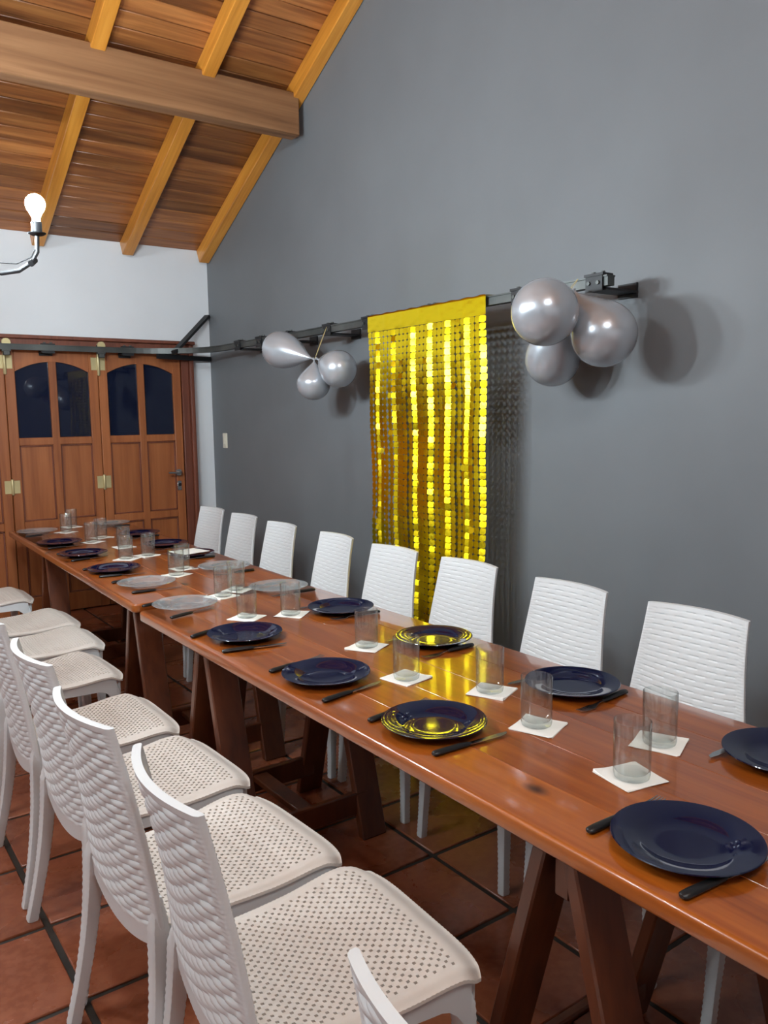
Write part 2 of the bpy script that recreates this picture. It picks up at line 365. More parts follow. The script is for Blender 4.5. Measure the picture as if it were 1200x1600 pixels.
# sliding track: along the doors, round the corner, along the grey wall
trk = thing('door_track', 'dark metal sliding door track bending from doors along grey wall', 'door track', (0, 0, 1.955))
path = [(-0.7+0.25*i, 5.955, 0) for i in range(11)]
rc = 0.50; cx, cy = 2.022, 5.455
path += [(cx+rc*math.sin(a), cy+rc*math.cos(a), 0) for a in [R(4+86*q/14) for q in range(15)]]
path += [(2.522, 5.3-0.3*i, 0) for i in range(11)] + [(2.522, 2.04, 0)]
sq = [(1, 1), (-1, 1), (-1, -1), (1, -1)]
ob('rail', sweep('rail', path, (0.019, 0.017), M_TRACK, sec=sq, smooth=False), trk)
ob('rail_lip', sweep('rail_lip', [(p[0], p[1], 0.019) for p in path], (0.024, 0.003), M_TRACK, sec=sq, smooth=False), trk)
brk = bmesh.new()
bx_bm(-0.005, 0.185, -0.045, 0.045, -0.030, -0.021, bm=brk); bx_bm(0.172, 0.181, -0.045, 0.045, -0.045, 0.01, bm=brk); bx_bm(-0.03, 0.03, -0.045, 0.045, 0.022, 0.032, bm=brk)
bx_bm(-0.027, -0.021, -0.04, 0.04, -0.035, 0.03, bm=brk)
brk = finish('bracket', brk, M_IRON)
bolt_me = [sweep('bolt', [(0, q*0.022, 0.030), (0, q*0.022, 0.041)], 0.009, M_TRACK, 6, smooth=False) for q in (-1, 1)] + [sweep('bolt', [(-0.026, q*0.022, -0.003), (-0.034, q*0.022, -0.003)], 0.008, M_TRACK, 6, smooth=False) for q in (-1, 1)]
for y in (5.18, 4.86, 4.50, 4.02, 3.62, 3.1, 2.50, 2.10):
    b = ob('bracket', brk, trk, (2.522, y, 0)); [ob('bolt', q, b) for q in bolt_me]
for x in (1.45, 2.0):
    b = ob('bracket', brk, trk, (x, 5.955, 0), (0, 0, R(90)))
    b.scale = (0.42, 1, 1); [ob('bolt', q, b) for q in bolt_me]
ob('strut', sweep('strut', [(2.30, 5.83, -0.01), (2.685, 6.08, 0.30)], (0.022, 0.010), M_IRON, sec=sq, smooth=False), trk)
ob('strut', sweep('strut', [(2.20, 5.90, -0.035), (2.69, 6.07, -0.035)], (0.012, 0.018), M_IRON, sec=sq, smooth=False), trk)

sw = thing('light_switch', 'small cream light switch on the grey wall by the doors', 'light switch', (WX, 5.87, 1.287))
ob('plate', box('plate', -0.012, 0, -0.034, 0.034, -0.058, 0.058, M_SWITCH, 0.004, 2), sw)
ob('rocker', box('rocker', -0.017, -0.010, -0.016, 0.016, -0.03, 0.03, M_SWITCH, 0.002), sw)

# ------------------------------------------------------------------ chandeliers (the light of the room)
def arm_pts(): return [(0.02, 0, -0.045), (0.06, 0, -0.085), (0.12, 0, -0.120), (0.18, 0, -0.133), (0.235, 0, -0.122), (0.277, 0, -0.092), (0.297, 0, -0.055), (0.30, 0, 0.0)]
arm_me = sweep('arm', arm_pts(), 0.0075, M_IRON, 8)
wire_me = sweep('wire', [(0.294, 0, -0.04), (0.275, 0, -0.075), (0.23, 0, -0.098), (0.17, 0, -0.098), (0.11, 0, -0.07), (0.04, 0, -0.0)], 0.0022, M_IRON, 6)
scroll_me = sweep('collar', [(0.274, -0.012, -0.098), (0.281, 0, -0.089), (0.288, 0.012, -0.080)], 0.011, M_IRON, 8)
dish_me = lathe('drip_dish', [(0.0, 0.0), (0.020, 0.001), (0.029, 0.006), (0.030, 0.009), (0.018, 0.006), (0.0, 0.006)], 24, M_IRON)
sock_me = lathe('socket', [(0.0, 0.004), (0.0175, 0.004), (0.0175, 0.045), (0.014, 0.048), (0.0, 0.048)], 20, M_IRON)
bulb_me = lathe('bulb', [(0.0, 0.046), (0.0125, 0.047), (0.0135, 0.06), (0.019, 0.072), (0.028, 0.086), (0.0325, 0.100), (0.0325, 0.110), (0.029, 0.122), (0.020, 0.132), (0.010, 0.137), (0.0, 0.138)], 14, M_BULB)
def chandelier(x, y, z, rot, label):
    t = thing('chandelier', label, 'chandelier', (x, y, z), rot, 'chandeliers of the room')
    top = roofz(y)-z
    ob('hub', lathe('hub', [(0.0, -0.09), (0.018, -0.085), (0.03, -0.06), (0.03, -0.03), (0.016, 0.0), (0.012, 0.06), (0.022, 0.09), (0.008, 0.14), (0.0, 0.14)], 20, M_IRON), t)
    ob('rod', sweep('rod', [(0, 0, 0.13), (0, 0, top-0.03)], 0.006, M_IRON, 8), t)
    ob('ceiling_rose', lathe('ceiling_rose', [(0.0, top-0.06), (0.03, top-0.055), (0.055, top-0.02), (0.055, top-0.002), (0.0, top-0.002)], 20, M_IRON), t)
    for k in range(5):
        a = ob('arm', arm_me, t, (0, 0, 0), (0, 0, 2*PI*k/5))
        ob('wire', wire_me, a); ob('collar', scroll_me, a)
        ob('drip_dish', dish_me, a, (0.30, 0, 0)); ob('socket', sock_me, a, (0.30, 0, 0)); ob('bulb', bulb_me, a, (0.30, 0, 0))
    return t
chandelier(0.437, 3.114, 2.10, R(-12.4), 'black iron chandelier with glowing bulb at the left picture edge')
chandelier(0.35, -0.45, 3.2, R(20), 'black iron chandelier behind the camera')
chandelier(-2.0, 2.3, 3.0, R(50), 'black iron chandelier added out of view on the left to soften shadows')  # extra unseen lamp, added to soften the shadows

# ------------------------------------------------------------------ tables
def table(name, label, x, y, rz, wid, length, n=5):
    t = thing(name, label, 'table', (x, y, 0), rz, 'long wooden tabletops')
    pw = wid/n
    for i in range(n):
        x0, x1 = -wid/2+i*pw, -wid/2+(i+1)*pw
        bm = bx_bm(x0+0.0006, x1-0.0006, -length/2, length/2, 0.704, 0.740)
        ed = [e for e in bm.edges if abs(e.verts[0].co.y-e.verts[1].co.y) > 1]
        outer = [e for e in ed if (i == 0 and abs(e.verts[0].co.x-x0) < 0.002) or (i == n-1 and abs(e.verts[0].co.x-x1) < 0.002)]
        inner = [e for e in bm.edges if e not in outer]
        if outer:
            corner = [e for e in bm.edges if abs(e.verts[0].co.z-e.verts[1].co.z) > 0.01 and abs(e.verts[0].co.x-(x0 if i == 0 else x1)) < 0.002]
            bmesh.ops.bevel(bm, geom=corner, offset=0.03, segments=4, affect='EDGES', profile=0.5)
            sel = [e for e in bm.edges if (abs(e.verts[0].co.z-e.verts[1].co.z) < 0.001) and not (abs(e.verts[0].co.y-e.verts[1].co.y) > 1 and abs(e.verts[0].co.x-(x1 if i == 0 else x0)) < 0.002)]
            bmesh.ops.bevel(bm, geom=sel, offset=0.008, segments=3, affect='EDGES', profile=0.5)
        else:
            bmesh.ops.bevel(bm, geom=inner, offset=0.0012, segments=1, affect='EDGES')
        ob('plank', finish('plank', bm, M_TABLE, True), t)
    return t
table('tabletop', 'varnished orange wooden tabletop nearest the camera', 1.379, 1.70, 0, 0.757, 2.64)
FT_R = R(-1.42)
table('tabletop', 'varnished wooden tabletop at the far end by the doors', 1.432, 4.455, FT_R, 0.757, 2.67)

def bar(name, a, b, wx, th, mat, parent):
    """board from a to b, wx wide along x, th thick along y, ends cut level"""
    bm = bmesh.new(); v = []
    for p in (a, b):
        for dx, dy in ((-1, -1), (1, -1), (1, 1), (-1, 1)): v.append(bm.verts.new((p[0]+dx*wx/2, p[1]+dy*th/2, p[2])))
    bm.faces.new(v[0:4][::-1]); bm.faces.new(v[4:8])
    for k in range(4): bm.faces.new((v[k], v[(k+1) % 4], v[4+(k+1) % 4], v[4+k]))
    bmesh.ops.bevel(bm, geom=list(bm.edges), offset=0.004, segments=1, affect='EDGES')
    return ob(name, finish(name, bm, mat, False), parent)
def trestle(x, y, rz, label):
    t = thing('table_trestle', label, 'trestle', (x, y, 0), rz, 'wooden trestles under the tables')
    for s in (-1, 1):
        for q in (-1, 1):
            bar('leg', (s*0.235, q*0.222, 0), (s*0.235, q*0.034, 0.700), 0.10, 0.032, M_TRES, t)
    ob('top_beam', box('top_beam', -0.262, 0.262, -0.018, 0.018, 0.61, 0.703, M_TRES, 0.004), t)
    for q in (-1, 1): ob('stretcher', box('stretcher', -0.235, 0.235, q*0.185-0.012, q*0.185+0.012, 0.08, 0.16, M_TRES, 0.004), t)
    ob('spreader', box('spreader', -0.03, 0.03, -0.173, 0.173, 0.125, 0.15, M_TRES, 0.004), t)
trestle(1.30, 0.925, 0, 'brown wooden trestle under the front table, nearest the camera')
trestle(1.30, 2.46, 0, 'brown wooden trestle under the far end of the front table')
trestle(1.34, 3.26, FT_R, 'brown wooden trestle under the far table, beside the front table')
trestle(1.38, 4.88, FT_R, 'brown wooden trestle under the far table, closest to the doors')

# ------------------------------------------------------------------ woven chair
def clamp(v, a, b): return max(a, min(b, v))
def sstep(a, b, v):
    t = clamp((v-a)/(b-a), 0, 1); return t*t*(3-2*t)
def back_mid(u, z):                    # middle surface of the backrest
    t = (z-0.40)/0.47
    hwid = 0.210-0.043*sstep(-0.1, 1.05, t)
    yy = -0.195-0.028*t-0.042*t*t - 0.034*(1-u*u)*(0.35+0.65*clamp(t, 0, 1))
    return Vector((u*hwid, yy, z))
def make_back():
    NU, NV = 72, 174
    ROW = 0.0172; PER = 0.074
    V, F = [], []
    def zof(u, v):
        zb = 0.362+0.045*u*u
        zt = 0.870-0.001*u*u
        return zb+(zt-zb)*v
    for side in (0, 1):                # 0 rear, 1 front
        for j in range(NV+1):
            for i in range(NU+1):
                u = -1+2*i/NU; v = j/NV; z = zof(u, v); p = back_mid(u, z)
                s = u*0.20
                edge = 1-sstep(0.86, 0.90, abs(u)); topm = 1-sstep(0.965, 0.975, v); botm = sstep(0.085, 0.10, v)
                wv = edge*topm*botm
                r = j//6; tt = (j % 6)/6-0.5
                ph = (s/PER+0.5*r) % 1.0; over = 1-math.exp(-((ph-0.5)/0.19)**2)
                prof = math.sqrt(max(0.0, 1-(2*tt)**2*0.96))
                ridge = 0.0006*math.cos(2*PI*z/0.0085)*(1-edge)*topm
                if botm < 1: ridge += 0.0004*math.cos(2*PI*s/0.010)*(1-botm)
                if side == 0: d = -(0.0085+wv*((0.0016+0.0050*over)*prof-0.0044)+ridge)
                else:
                    gap = (1-sstep(0.0, 0.16, 0.5-abs(tt)))*(0.18+0.82*sstep(0.35, 0.6, 1-abs(2*ph-1)))
                    d = 0.0085+wv*(-0.0030*gap+0.0002*prof)+ridge
                if abs(u) > 0.96: d *= 1-0.45*((abs(u)-0.96)/0.04)**2
                V.append(p+Vector((0, d, 0)))
    W = NU+1; O = (NU+1)*(NV+1)
    for j in range(NV):
        for i in range(NU):
            a = j*W+i; F.append((a, a+1, a+W+1, a+W)); F.append((O+a, O+a+W, O+a+W+1, O+a+1))
    for j in range(NV):
        a = j*W; F.append((a, a+W, O+a+W, O+a)); a = j*W+NU; F.append((a, O+a, O+a+W, a+W))
    for i in range(NU):
        a = i; F.append((a, O+a, O+a+1, a+1)); a = NV*W+i; F.append((a, a+1, O+a+1, O+a))
    me = mk('backrest', V, F, M_BACK, True)
    try: me.set_sharp_from_angle(angle=R(62))
    except Exception: pass
    return me
def seat_pt(u, v):
    hwid = 0.194+0.033*sstep(0, 0.95, v)
    hwid *= 1-0.05*sstep(0.90, 1.0, v)**2
    yb = -0.190-0.012*(1-u*u); yf = 0.268-0.026*abs(u)**5
    y = yb+(yf-yb)*v
    z = 0.447-0.016*math.sin(PI*clamp(v/0.8, 0, 1))*(1-0.6*u*u)+0.006*sstep(0.55, 0.85, v)
    z -= 0.022*sstep(0.86, 1.0, v)**1.5
    z -= 0.007*sstep(0.9, 1.0, abs(u))
    return Vector((u*hwid, y, z))
def make_seat():
    NU, NV = 84, 88
    V, F = [], []; W = NU+1; O = W*(NV+1)
    for side in (0, 1):
        for j in range(NV+1):
            for i in range(NU+1):
                u = -1+2*i/NU; v = j/NV; p = seat_pt(u, v)
                inner = (1-sstep(0.84, 0.90, abs(u)))*(1-sstep(0.86, 0.92, v))*sstep(0.0, 0.05, v)
                rel = 0.0
                if side == 0:
                    rel = inner*0.0013*math.cos(PI*(i-0.5)/2)*math.cos(PI*(j-0.5)/4)
                    rel += (1-inner)*0.0006*math.cos(PI*(j if abs(u) > 0.84 else i))
                V.append(p+Vector((0, 0, rel-(0.007 if side else 0))))
    hole = set()
    for j in range(3, NV-11):
        for i in range(6, NU-6):
            if (i % 4 == 0 and j % 4 == 0) or (i % 4 == 2 and j % 4 == 2): hole.add((i, j))
    for (i, j) in hole:
        a = j*W+i; ring = (a, a+1, a+W+1, a+W); ctr = sum((V[q] for q in ring), Vector())/4
        for q in ring:
            for k in (q, O+q): V[k] = V[k]+Vector(((V[k].x-ctr.x)*0.28, (V[k].y-ctr.y)*0.2, 0))
    for j in range(NV):
        for i in range(NU):
            a = j*W+i
            if (i, j) in hole:
                F += [(a, O+a, O+a+1, a+1), (a+1, O+a+1, O+a+W+1, a+W+1), (a+W+1, O+a+W+1, O+a+W, a+W), (a+W, O+a+W, O+a, a)]
                continue
            F.append((a, a+1, a+W+1, a+W)); F.append((O+a, O+a+W, O+a+W+1, O+a+1))
    for j in range(NV):
        a = j*W; F.append((a, a+W, O+a+W, O+a)); a = j*W+NU; F.append((a, O+a, O+a+W, a+W))
    for i in range(NU):
        a = i; F.append((a, O+a, O+a+1, a+1)); a = NV*W+i; F.append((a, a+1, O+a+1, O+a))
    me = mk('seat', V, F, M_SEAT, True)
    try: me.set_sharp_from_angle(angle=R(50))
    except Exception: pass
    return me
def make_leg(top, foot, rt, rf, bulge=0.0):
    n = 56; pts = []; rad = []
    top, foot = Vector(top), Vector(foot)
    for k in range(n+1):
        t = k/n; p = top.lerp(foot, t); p.y += bulge*math.sin(PI*t)
        r = rt+(rf-rt)*min(1, t*1.25); r *= min(1, 0.35+t*5); r += (0.0007 if k % 2 else -0.0007)
        pts.append(p); rad.append((r, r))
    sec = [(1, 0.55), (0.8, 0.9), (0, 1), (-0.8, 0.9), (-1, 0.55), (-1, -0.55), (-0.8, -0.9), (0, -1), (0.8, -0.9), (1, -0.55)]
    return sweep('leg', pts, rad, M_BACK, sec=sec)
def make_apron():
    """skirt under the seat edge: left, front and right, arched down to the legs"""
    bm = bmesh.new()
    runs = [[seat_pt(-0.985, v) for v in [0.04+0.90*k/24 for k in range(25)]], [seat_pt(u, 0.985) for u in [-0.93+1.86*k/24 for k in range(25)]], [seat_pt(0.985, v) for v in [0.04+0.90*k/24 for k in range(25)]]]
    for q, run in enumerate(runs):
        nrm = [Vector((1, 0, 0)), Vector((0, -1, 0)), Vector((-1, 0, 0))][q]
        prev = None
        for k, p in enumerate(run):
            t = k/24; e = min(t, 1-t)*0.42
            drop = 0.046+0.075*(1-clamp(e/0.075, 0, 1))**2.2
            zt = p.z-0.003; zb = 0.435-drop
            ins = nrm*0.004
            a = [bm.verts.new(Vector((p.x, p.y, zt))+ins), bm.verts.new(Vector((p.x, p.y, zb))+ins*2), bm.verts.new(Vector((p.x, p.y, zb))+ins*2+nrm*0.012), bm.verts.new(Vector((p.x, p.y, zt))+ins+nrm*0.012)]
            if prev:
                for i in range(4): bm.faces.new((prev[i], prev[(i+1) % 4], a[(i+1) % 4], a[i]))
            else: bm.faces.new(a)
            prev = a
        bm.faces.new(prev[::-1])
    return finish('apron', bm, M_BACK, True)
back_me, seat_me, apron_me = make_back(), make_seat(), make_apron()
LEGS = [make_leg((s*0.192, 0.211, 0.428), (s*0.212, 0.234, 0.0), 0.0220, 0.0150) for s in (-1, 1)] + \
       [make_leg((s*0.183, -0.196, 0.500), (s*0.222, -0.262, 0.0), 0.0215, 0.0155, 0.014) for s in (-1, 1)]
def chair(loc, rz, label, group, proto=[None]):
    if proto[0] is None:
        t = thing('woven_chair', label, 'chair', loc, rz, group)
        ob('seat', seat_me, t); ob('backrest', back_me, t); ob('apron', apron_me, t)
        for m in LEGS: ob('leg', m, t)
        proto[0] = t; return t
    c = copy_tree(proto[0], loc, rz, label); c['group'] = group; return c
near = [(0.735, 0.565, 2), (0.725, 1.272, -3), (0.708, 1.735, 3), (0.720, 2.235, 2), (0.715, 2.745, 0), (0.74, 3.42, 2), (0.825, 3.92, -1), (0.84, 4.385, 1), (0.785, 5.14, 0)]
for k, (x, y, a) in enumerate(near):
    chair((x, y, 0), R(-90+a), 'white woven resin chair, %s to the camera on the table\'s left side' % (ORD[k] if k == 0 else ORD[k]+' closest'), 'white woven chairs at the long table')
farc = [(1.89, 0.80, 0), (1.895, 1.40, 1), (1.895, 1.91, -2), (1.915, 2.456, 0), (1.895, 2.934, 1), (1.91, 3.47, -4), (1.91, 4.03, -1), (1.93, 4.54, 0), (1.94, 5.03, 2)]
for k, (x, y, a) in enumerate(farc):
    chair((x, y, 0), R(90+a), 'white woven resin chair, %s to the camera on the grey wall side' % (ORD[k] if k == 0 else ORD[k]+' closest'), 'white woven chairs at the long table')

# ------------------------------------------------------------------ tableware
TZ = 0.740
plate_prof = [(0.0, 0.003), (0.060, 0.003), (0.066, 0.0), (0.071, 0.0), (0.078, 0.006), (0.088, 0.0115), (0.122, 0.0185), (0.1245, 0.0200), (0.1235, 0.0218), (0.118, 0.0212), (0.088, 0.0150), (0.077, 0.0105), (0.069, 0.0065), (0.045, 0.0055), (0.0, 0.0055)]
plate_blue = lathe('dinner_plate', plate_prof, 64, M_BLUE)
plate_clear = lathe('dinner_plate', plate_prof, 64, M_PGLASS)
glass_me = lathe('tumbler', [(0.0, 0.0), (0.030, 0.0), (0.0345, 0.003), (0.0365, 0.012), (0.0370, 0.118), (0.0362, 0.1195), (0.0352, 0.118), (0.0345, 0.018), (0.030, 0.0135), (0.0, 0.0125)], 48, M_GLASS)
def napkin_mesh(seed, s=0.052):
    rnd = random.Random(seed); V, F = [], []; n = 8
    for L in range(4):
        rot = rnd.uniform(-0.05, 0.05); off = (rnd.uniform(-.002, .002), rnd.uniform(-.002, .002)); base_i = len(V)
        cx_, cy_ = rnd.choice([-1, 1]), rnd.choice([-1, 1]); lift = rnd.uniform(0.001, 0.006)*(L/3)
        for j in range(n+1):
            for i in range(n+1):
                x, y = -1+2*i/n, -1+2*j/n
                far = max(0, (abs(x)+abs(y))/2-0.72)/0.28*(1 if x*cx_ > 0 and y*cy_ > 0 else 0.15)
                xx, yy = x*s, y*s
                V.append((xx*math.cos(rot)-yy*math.sin(rot)+off[0], xx*math.sin(rot)+yy*math.cos(rot)+off[1], 0.0004+0.0006*L+lift*far))
        for j in range(n):
            for i in range(n):
                a = base_i+j*(n+1)+i; F.append((a, a+1, a+n+2, a+n+1))
    top = 3*(n+1)**2
    ring = [i for i in range(n+1)]+[j*(n+1)+n for j in range(1, n+1)]+[n*(n+1)+i for i in range(n-1, -1, -1)]+[j*(n+1) for j in range(n-1, 0, -1)]
    for k in range(len(ring)):
        a, b = ring[k], ring[(k+1) % len(ring)]; F.append((a, b, top+b, top+a))
    return mk('napkin', V, F, M_NAP, False)
nap_me = [napkin_mesh(i) for i in range(5)]
# cutlery along +x, handle end at x=0
def handle_me():
    pts = [(0, 0, 0.006), (0.004, 0, 0.006), (0.02, 0, 0.0065), (0.07, 0, 0.0065), (0.095, 0, 0.006), (0.103, 0, 0.006)]
    return sweep('handle', pts, [(0.005, 0.003), (0.009, 0.0055), (0.0098, 0.006), (0.0085, 0.006), (0.0075, 0.005), (0.005, 0.003)], M_BLACKH, 12)
hand_me = handle_me()
blade_me = prism('blade', [(0.098, -0.006), (0.135, -0.009), (0.185, -0.009), (0.205, -0.004), (0.212, 0.005), (0.19, 0.007), (0.098, 0.006)], 2, 0.0052, 0.0066, M_STEEL)
def fork_head():
    bm = bmesh.new()
    def strip(pts):
        prev = None
        for x, y, z, wd in pts:
            a = [bm.verts.new((x, y-wd, z)), bm.verts.new((x, y+wd, z)), bm.verts.new((x, y+wd, z+0.0015)), bm.verts.new((x, y-wd, z+0.0015))]
            if prev:
                for i in range(4): bm.faces.new((prev[i], prev[(i+1) % 4], a[(i+1) % 4], a[i]))
            else: bm.faces.new(a[::-1])
            prev = a
        bm.faces.new(prev)
    strip([(0.098, 0, 0.006, 0.003), (0.125, 0, 0.005, 0.003), (0.142, 0, 0.0025, 0.006), (0.152, 0, 0.0015, 0.0115), (0.166, 0, 0.0018, 0.0118)])
    for q in (-1.5, -0.5, 0.5, 1.5): strip([(0.165, q*0.0063, 0.0018, 0.0021), (0.19, q*0.0061, 0.0030, 0.0017), (0.208, q*0.0058, 0.0060, 0.0009)])
    return finish('fork_head', bm, M_STEEL, False)
fhead_me = fork_head()
def cutlery(kind, x, y, ang_, label):
    t = thing('table_'+kind, label, kind, (x, y, TZ), ang_, 'black-handled cutlery on the tables')
    ob('handle', hand_me, t)
    if kind == 'knife': ob('blade', blade_me, t)
    else: ob('head', fhead_me, t)
    return t
NEARP = [(1.16, 0.76, 'b'), (1.160, 1.43, 'b'), (1.150, 1.895, 'b'), (1.160, 2.425, 'b'), (1.170, 2.965, 'c'), (1.195, 3.465, 'c'), (1.190, 3.900, 'b'), (1.200, 4.455, 'b'), (1.205, 4.955, 'b'), (1.215, 5.545, 'c')]
FARP = [(1.625, 0.84, 'b'), (1.620, 1.415, 'b'), (1.620, 1.995, 'b'), (1.610, 2.535, 'b'), (1.605, 3.015, 'c'), (1.625, 3.60, 'c'), (1.650, 4.07, 'b'), (1.670, 4.49, 'b'), (1.70, 5.01, 'b'), (1.715, 5.63, 'c')]
CN = {'b': 'cobalt blue', 'c': 'clear'}
def side_n(k): return ORD[k] if k == 0 else ORD[k]+' closest'
for k, (x, y, c) in enumerate(NEARP):
    tag(ob('dinner_plate', plate_blue if c == 'b' else plate_clear, None, (x, y, TZ)), '%s glass dinner plate, %s to camera along the table\'s left edge' % (CN[c], side_n(k)), 'plate', 'glass plates laid on the tables')
    kn = [(1.021, 0.674, -5), (1.052, 1.302, -3), (1.037, 1.728, 9), (1.02, 2.300, -12), (1.053, 2.815, 18), (1.085, 3.335, -5), (1.081, 3.775, -12), (1.095, 4.295, 12), (1.10, 4.80, 5), (1.11, 5.40, 3)][k]
    fk = [(1.061, 0.886, 0), (1.053, 1.545, 8), (1.043, 2.028, 12), (1.01, 2.520, 22), (1.035, 3.062, 15), (1.085, 3.60, 12), (1.072, 4.005, 14), (1.09, 4.565, 5), (1.10, 5.07, 5), (1.12, 5.665, 0)][k]
    cutlery('knife', kn[0], kn[1], R(kn[2]), 'black-handled steel knife beside the %s left-edge plate to camera' % side_n(k))
    cutlery('fork', fk[0], fk[1], R(fk[2]), 'black-handled fork partly under the %s left-edge plate to camera' % side_n(k))
for k, (x, y, c) in enumerate(FARP):
    tag(ob('dinner_plate', plate_blue if c == 'b' else plate_clear, None, (x, y, TZ)), '%s glass dinner plate, %s to camera along the grey wall side' % (CN[c], side_n(k)), 'plate', 'glass plates laid on the tables')
    fk = [(1.72, 0.71, 180), (1.702, 1.304, 186), (1.680, 1.873, 182), (1.706, 2.418, 176), (1.718, 2.905, 180), (1.72, 3.470, 180), (1.73, 3.945, 174), (1.76, 4.37, 180), (1.78, 4.89, 180), (1.80, 5.50, 180)][k]
    kn = [(1.712, 0.930, 178), (1.705, 1.510, 174), (1.690, 2.085, 184), (1.70, 2.650, 182), (1.70, 3.095 if False else 3.125, 180), (1.71, 3.715, 184), (1.74, 4.19, 178), (1.76, 4.60, 180), (1.78, 5.12, 180), (1.80, 5.74, 180)][k]
    cutlery('fork', fk[0], fk[1], R(fk[2]), 'black-handled fork beside the %s wall-side plate to camera' % side_n(k))
    cutlery('knife', kn[0], kn[1], R(kn[2]), 'black-handled knife partly under the %s wall-side plate to camera' % side_n(k))
nl = ob('napkin', napkin_mesh(42, 0.075), None, (1.645, 4.075, TZ+0.0225), (0, 0, R(12)))
tag(nl, 'white folded paper napkin lying on a blue wall-side plate', 'napkin')
GL = [(1.301, 0.979, 'L'), (1.487, 1.048, 'W'), (1.353, 1.288, 'L'), (1.429, 1.528, 'W'), (1.32, 1.747, 'L'), (1.412, 2.076, 'W'), (1.429, 2.596, 'W'), (1.285, 2.664, 'L'), (1.365, 3.042, 'L'), (1.462, 3.125, 'W'),
      (1.385, 3.60, 'L'), (1.470, 3.74, 'W'), (1.475, 4.226, 'W'), (1.346, 4.198, 'L'), (1.465, 4.60, 'W'), (1.475, 5.058, 'W'), (1.374, 4.911, 'L'), (1.375, 5.47, 'L'), (1.475, 5.72, 'W')]
NR = [-12, 22, 20, 25, 12, 28, 40, 30, 18, 35, 25, 10, 38, 20, 5, 30, 20, 25, 12]
cnt = {'L': 0, 'W': 0}
for k, (x, y, s) in enumerate(sorted(GL, key=lambda g: g[1])):
    q = cnt[s]; cnt[s] += 1
    sd = 'left-hand row' if s == 'L' else 'wall-side row'
    ox, oy = (random.uniform(-.008, .008), random.uniform(-.008, .008))
    tag(ob('napkin', nap_me[k % 5], None, (x+ox, y+oy, TZ), (0, 0, R(NR[k]))), 'white paper napkin under the tumbler %s to camera in the %s' % (side_n(q), sd), 'napkin', 'napkins under the glasses')
    tag(ob('tumbler', glass_me, None, (x, y, TZ+0.0026)), 'empty clear glass tumbler, %s to camera in the %s' % (side_n(q), sd), 'glass', 'clear tumblers on the tables')

# ------------------------------------------------------------------ gold foil curtain on the track
cur = thing('foil_curtain', 'shiny gold foil square curtain hanging from the track', 'curtain', (2.493, 3.14, 0))
CW, NCOL = 0.905, 27
cp = CW/NCOL; ztop, zhead = 1.984, 1.898
NROW = 58; rp = 0.0315
# header band: crinkled sheet folded over the rail
V, F = [], []; nx, nz = 70, 10
for j in range(nz+1):
    for i in range(nx+1):
        y = -CW/2+CW*i/nx; t = j/nz; z = zhead+(ztop-zhead)*t
        cr = 0.0005*math.sin(i*0.55+j*0.6)*math.sin(i*0.17+0.5*j)+random.uniform(-.0004, .0004)
        seam = -0.0015 if i in (12, 24, 36, 47, 58) else 0
        V.append((-0.007+cr*(1-0.4*t)+seam, y, z+(0.002*math.sin(i*0.8) if j == nz else 0)))
for i in range(nx+1):
    V.append((0.05, -CW/2+CW*i/nx, ztop+0.002))
for j in range(nz+1):
    for i in range(nx):
        a = j*(nx+1)+i; F.append((a, a+1, a+nx+2, a+nx+1))
ob('header_band', mk('header_band', V, F, M_GOLD, True), cur)
def oct_pts(sy, sz, c=0.17):
    return [(-sy, -sz+c*sz*2), (-sy+c*sy*2, -sz), (sy-c*sy*2, -sz), (sy, -sz+c*sz*2), (sy, sz-c*sz*2), (sy-c*sy*2, sz), (-sy+c*sy*2, sz), (-sy, sz-c*sz*2)]
hs, hz = cp*0.475, rp*0.47
sqm = mk('foil_square', [(0.0, a, b) for a, b in oct_pts(hs, hz)]+[(-0.0002, 0, 0)], [(8, k, (k+1) % 8) for k in range(8)], M_GOLD, False)
stripe = {2: 1, 6: 0.7, 11: 1, 15: 0.9, 19: 1, 23: 1, 26: 0.8}
bmj = bmesh.new()
rest = []
for r in range(NROW):
    for c in range(NCOL):
        cc = NCOL-1-c                                      # c counted from the far (left) end
        y = CW/2-(c+0.5)*cp; z = zhead-(r+0.5)*rp
        fold = 0.008*math.sin(2*PI*c/5.2+0.5)*min(1, r/14)
        x = -0.006+fold+0.004*math.sin(r*0.33+c*0.2)
        ty = 0.05*max(0, 1-r/15)+random.gauss(0, 0.018)+0.012*math.sin(r*0.5+c); tz = random.gauss(0, 0.025)+0.05*math.cos(2*PI*c/5.2+0.5)*min(1, r/14)
        if c in stripe:
            ty += 0.07+0.22*r/NROW+random.gauss(0, 0.045); tz += 0.43*stripe[c]+random.gauss(0, 0.07)
        elif random.random() < 0.05: ty += random.uniform(-.3, .4); tz += random.uniform(-.3, .3)
        # keep the bottom hanging clear of the floor
        rest.append((c, r, x, y, z, ty, tz))
rest.sort(key=lambda q: (-q[0], q[1]))
for k, (c, r, x, y, z, ty, tz) in enumerate(rest):
    yk = y*(1-0.04*r/NROW)
    if k < 300: ob('foil_square', sqm, cur, (x, yk, z), (0, ty, tz))
    else:
        m = Matrix.Translation((x, yk, z)) @ Matrix.Rotation(tz, 4, 'Z') @ Matrix.Rotation(ty, 4, 'Y')
        vs = [bmj.verts.new(m @ Vector(v.co)) for v in sqm.vertices]
        for q in range(8): bmj.faces.new((vs[8], vs[q], vs[(q+1) % 8]))
me = bpy.data.meshes.new('foil_squares'); bmj.to_mesh(me); bmj.free(); me.materials.append(M_GOLD)
o = ob('foil_squares', me, cur); o['kind'] = 'stuff'
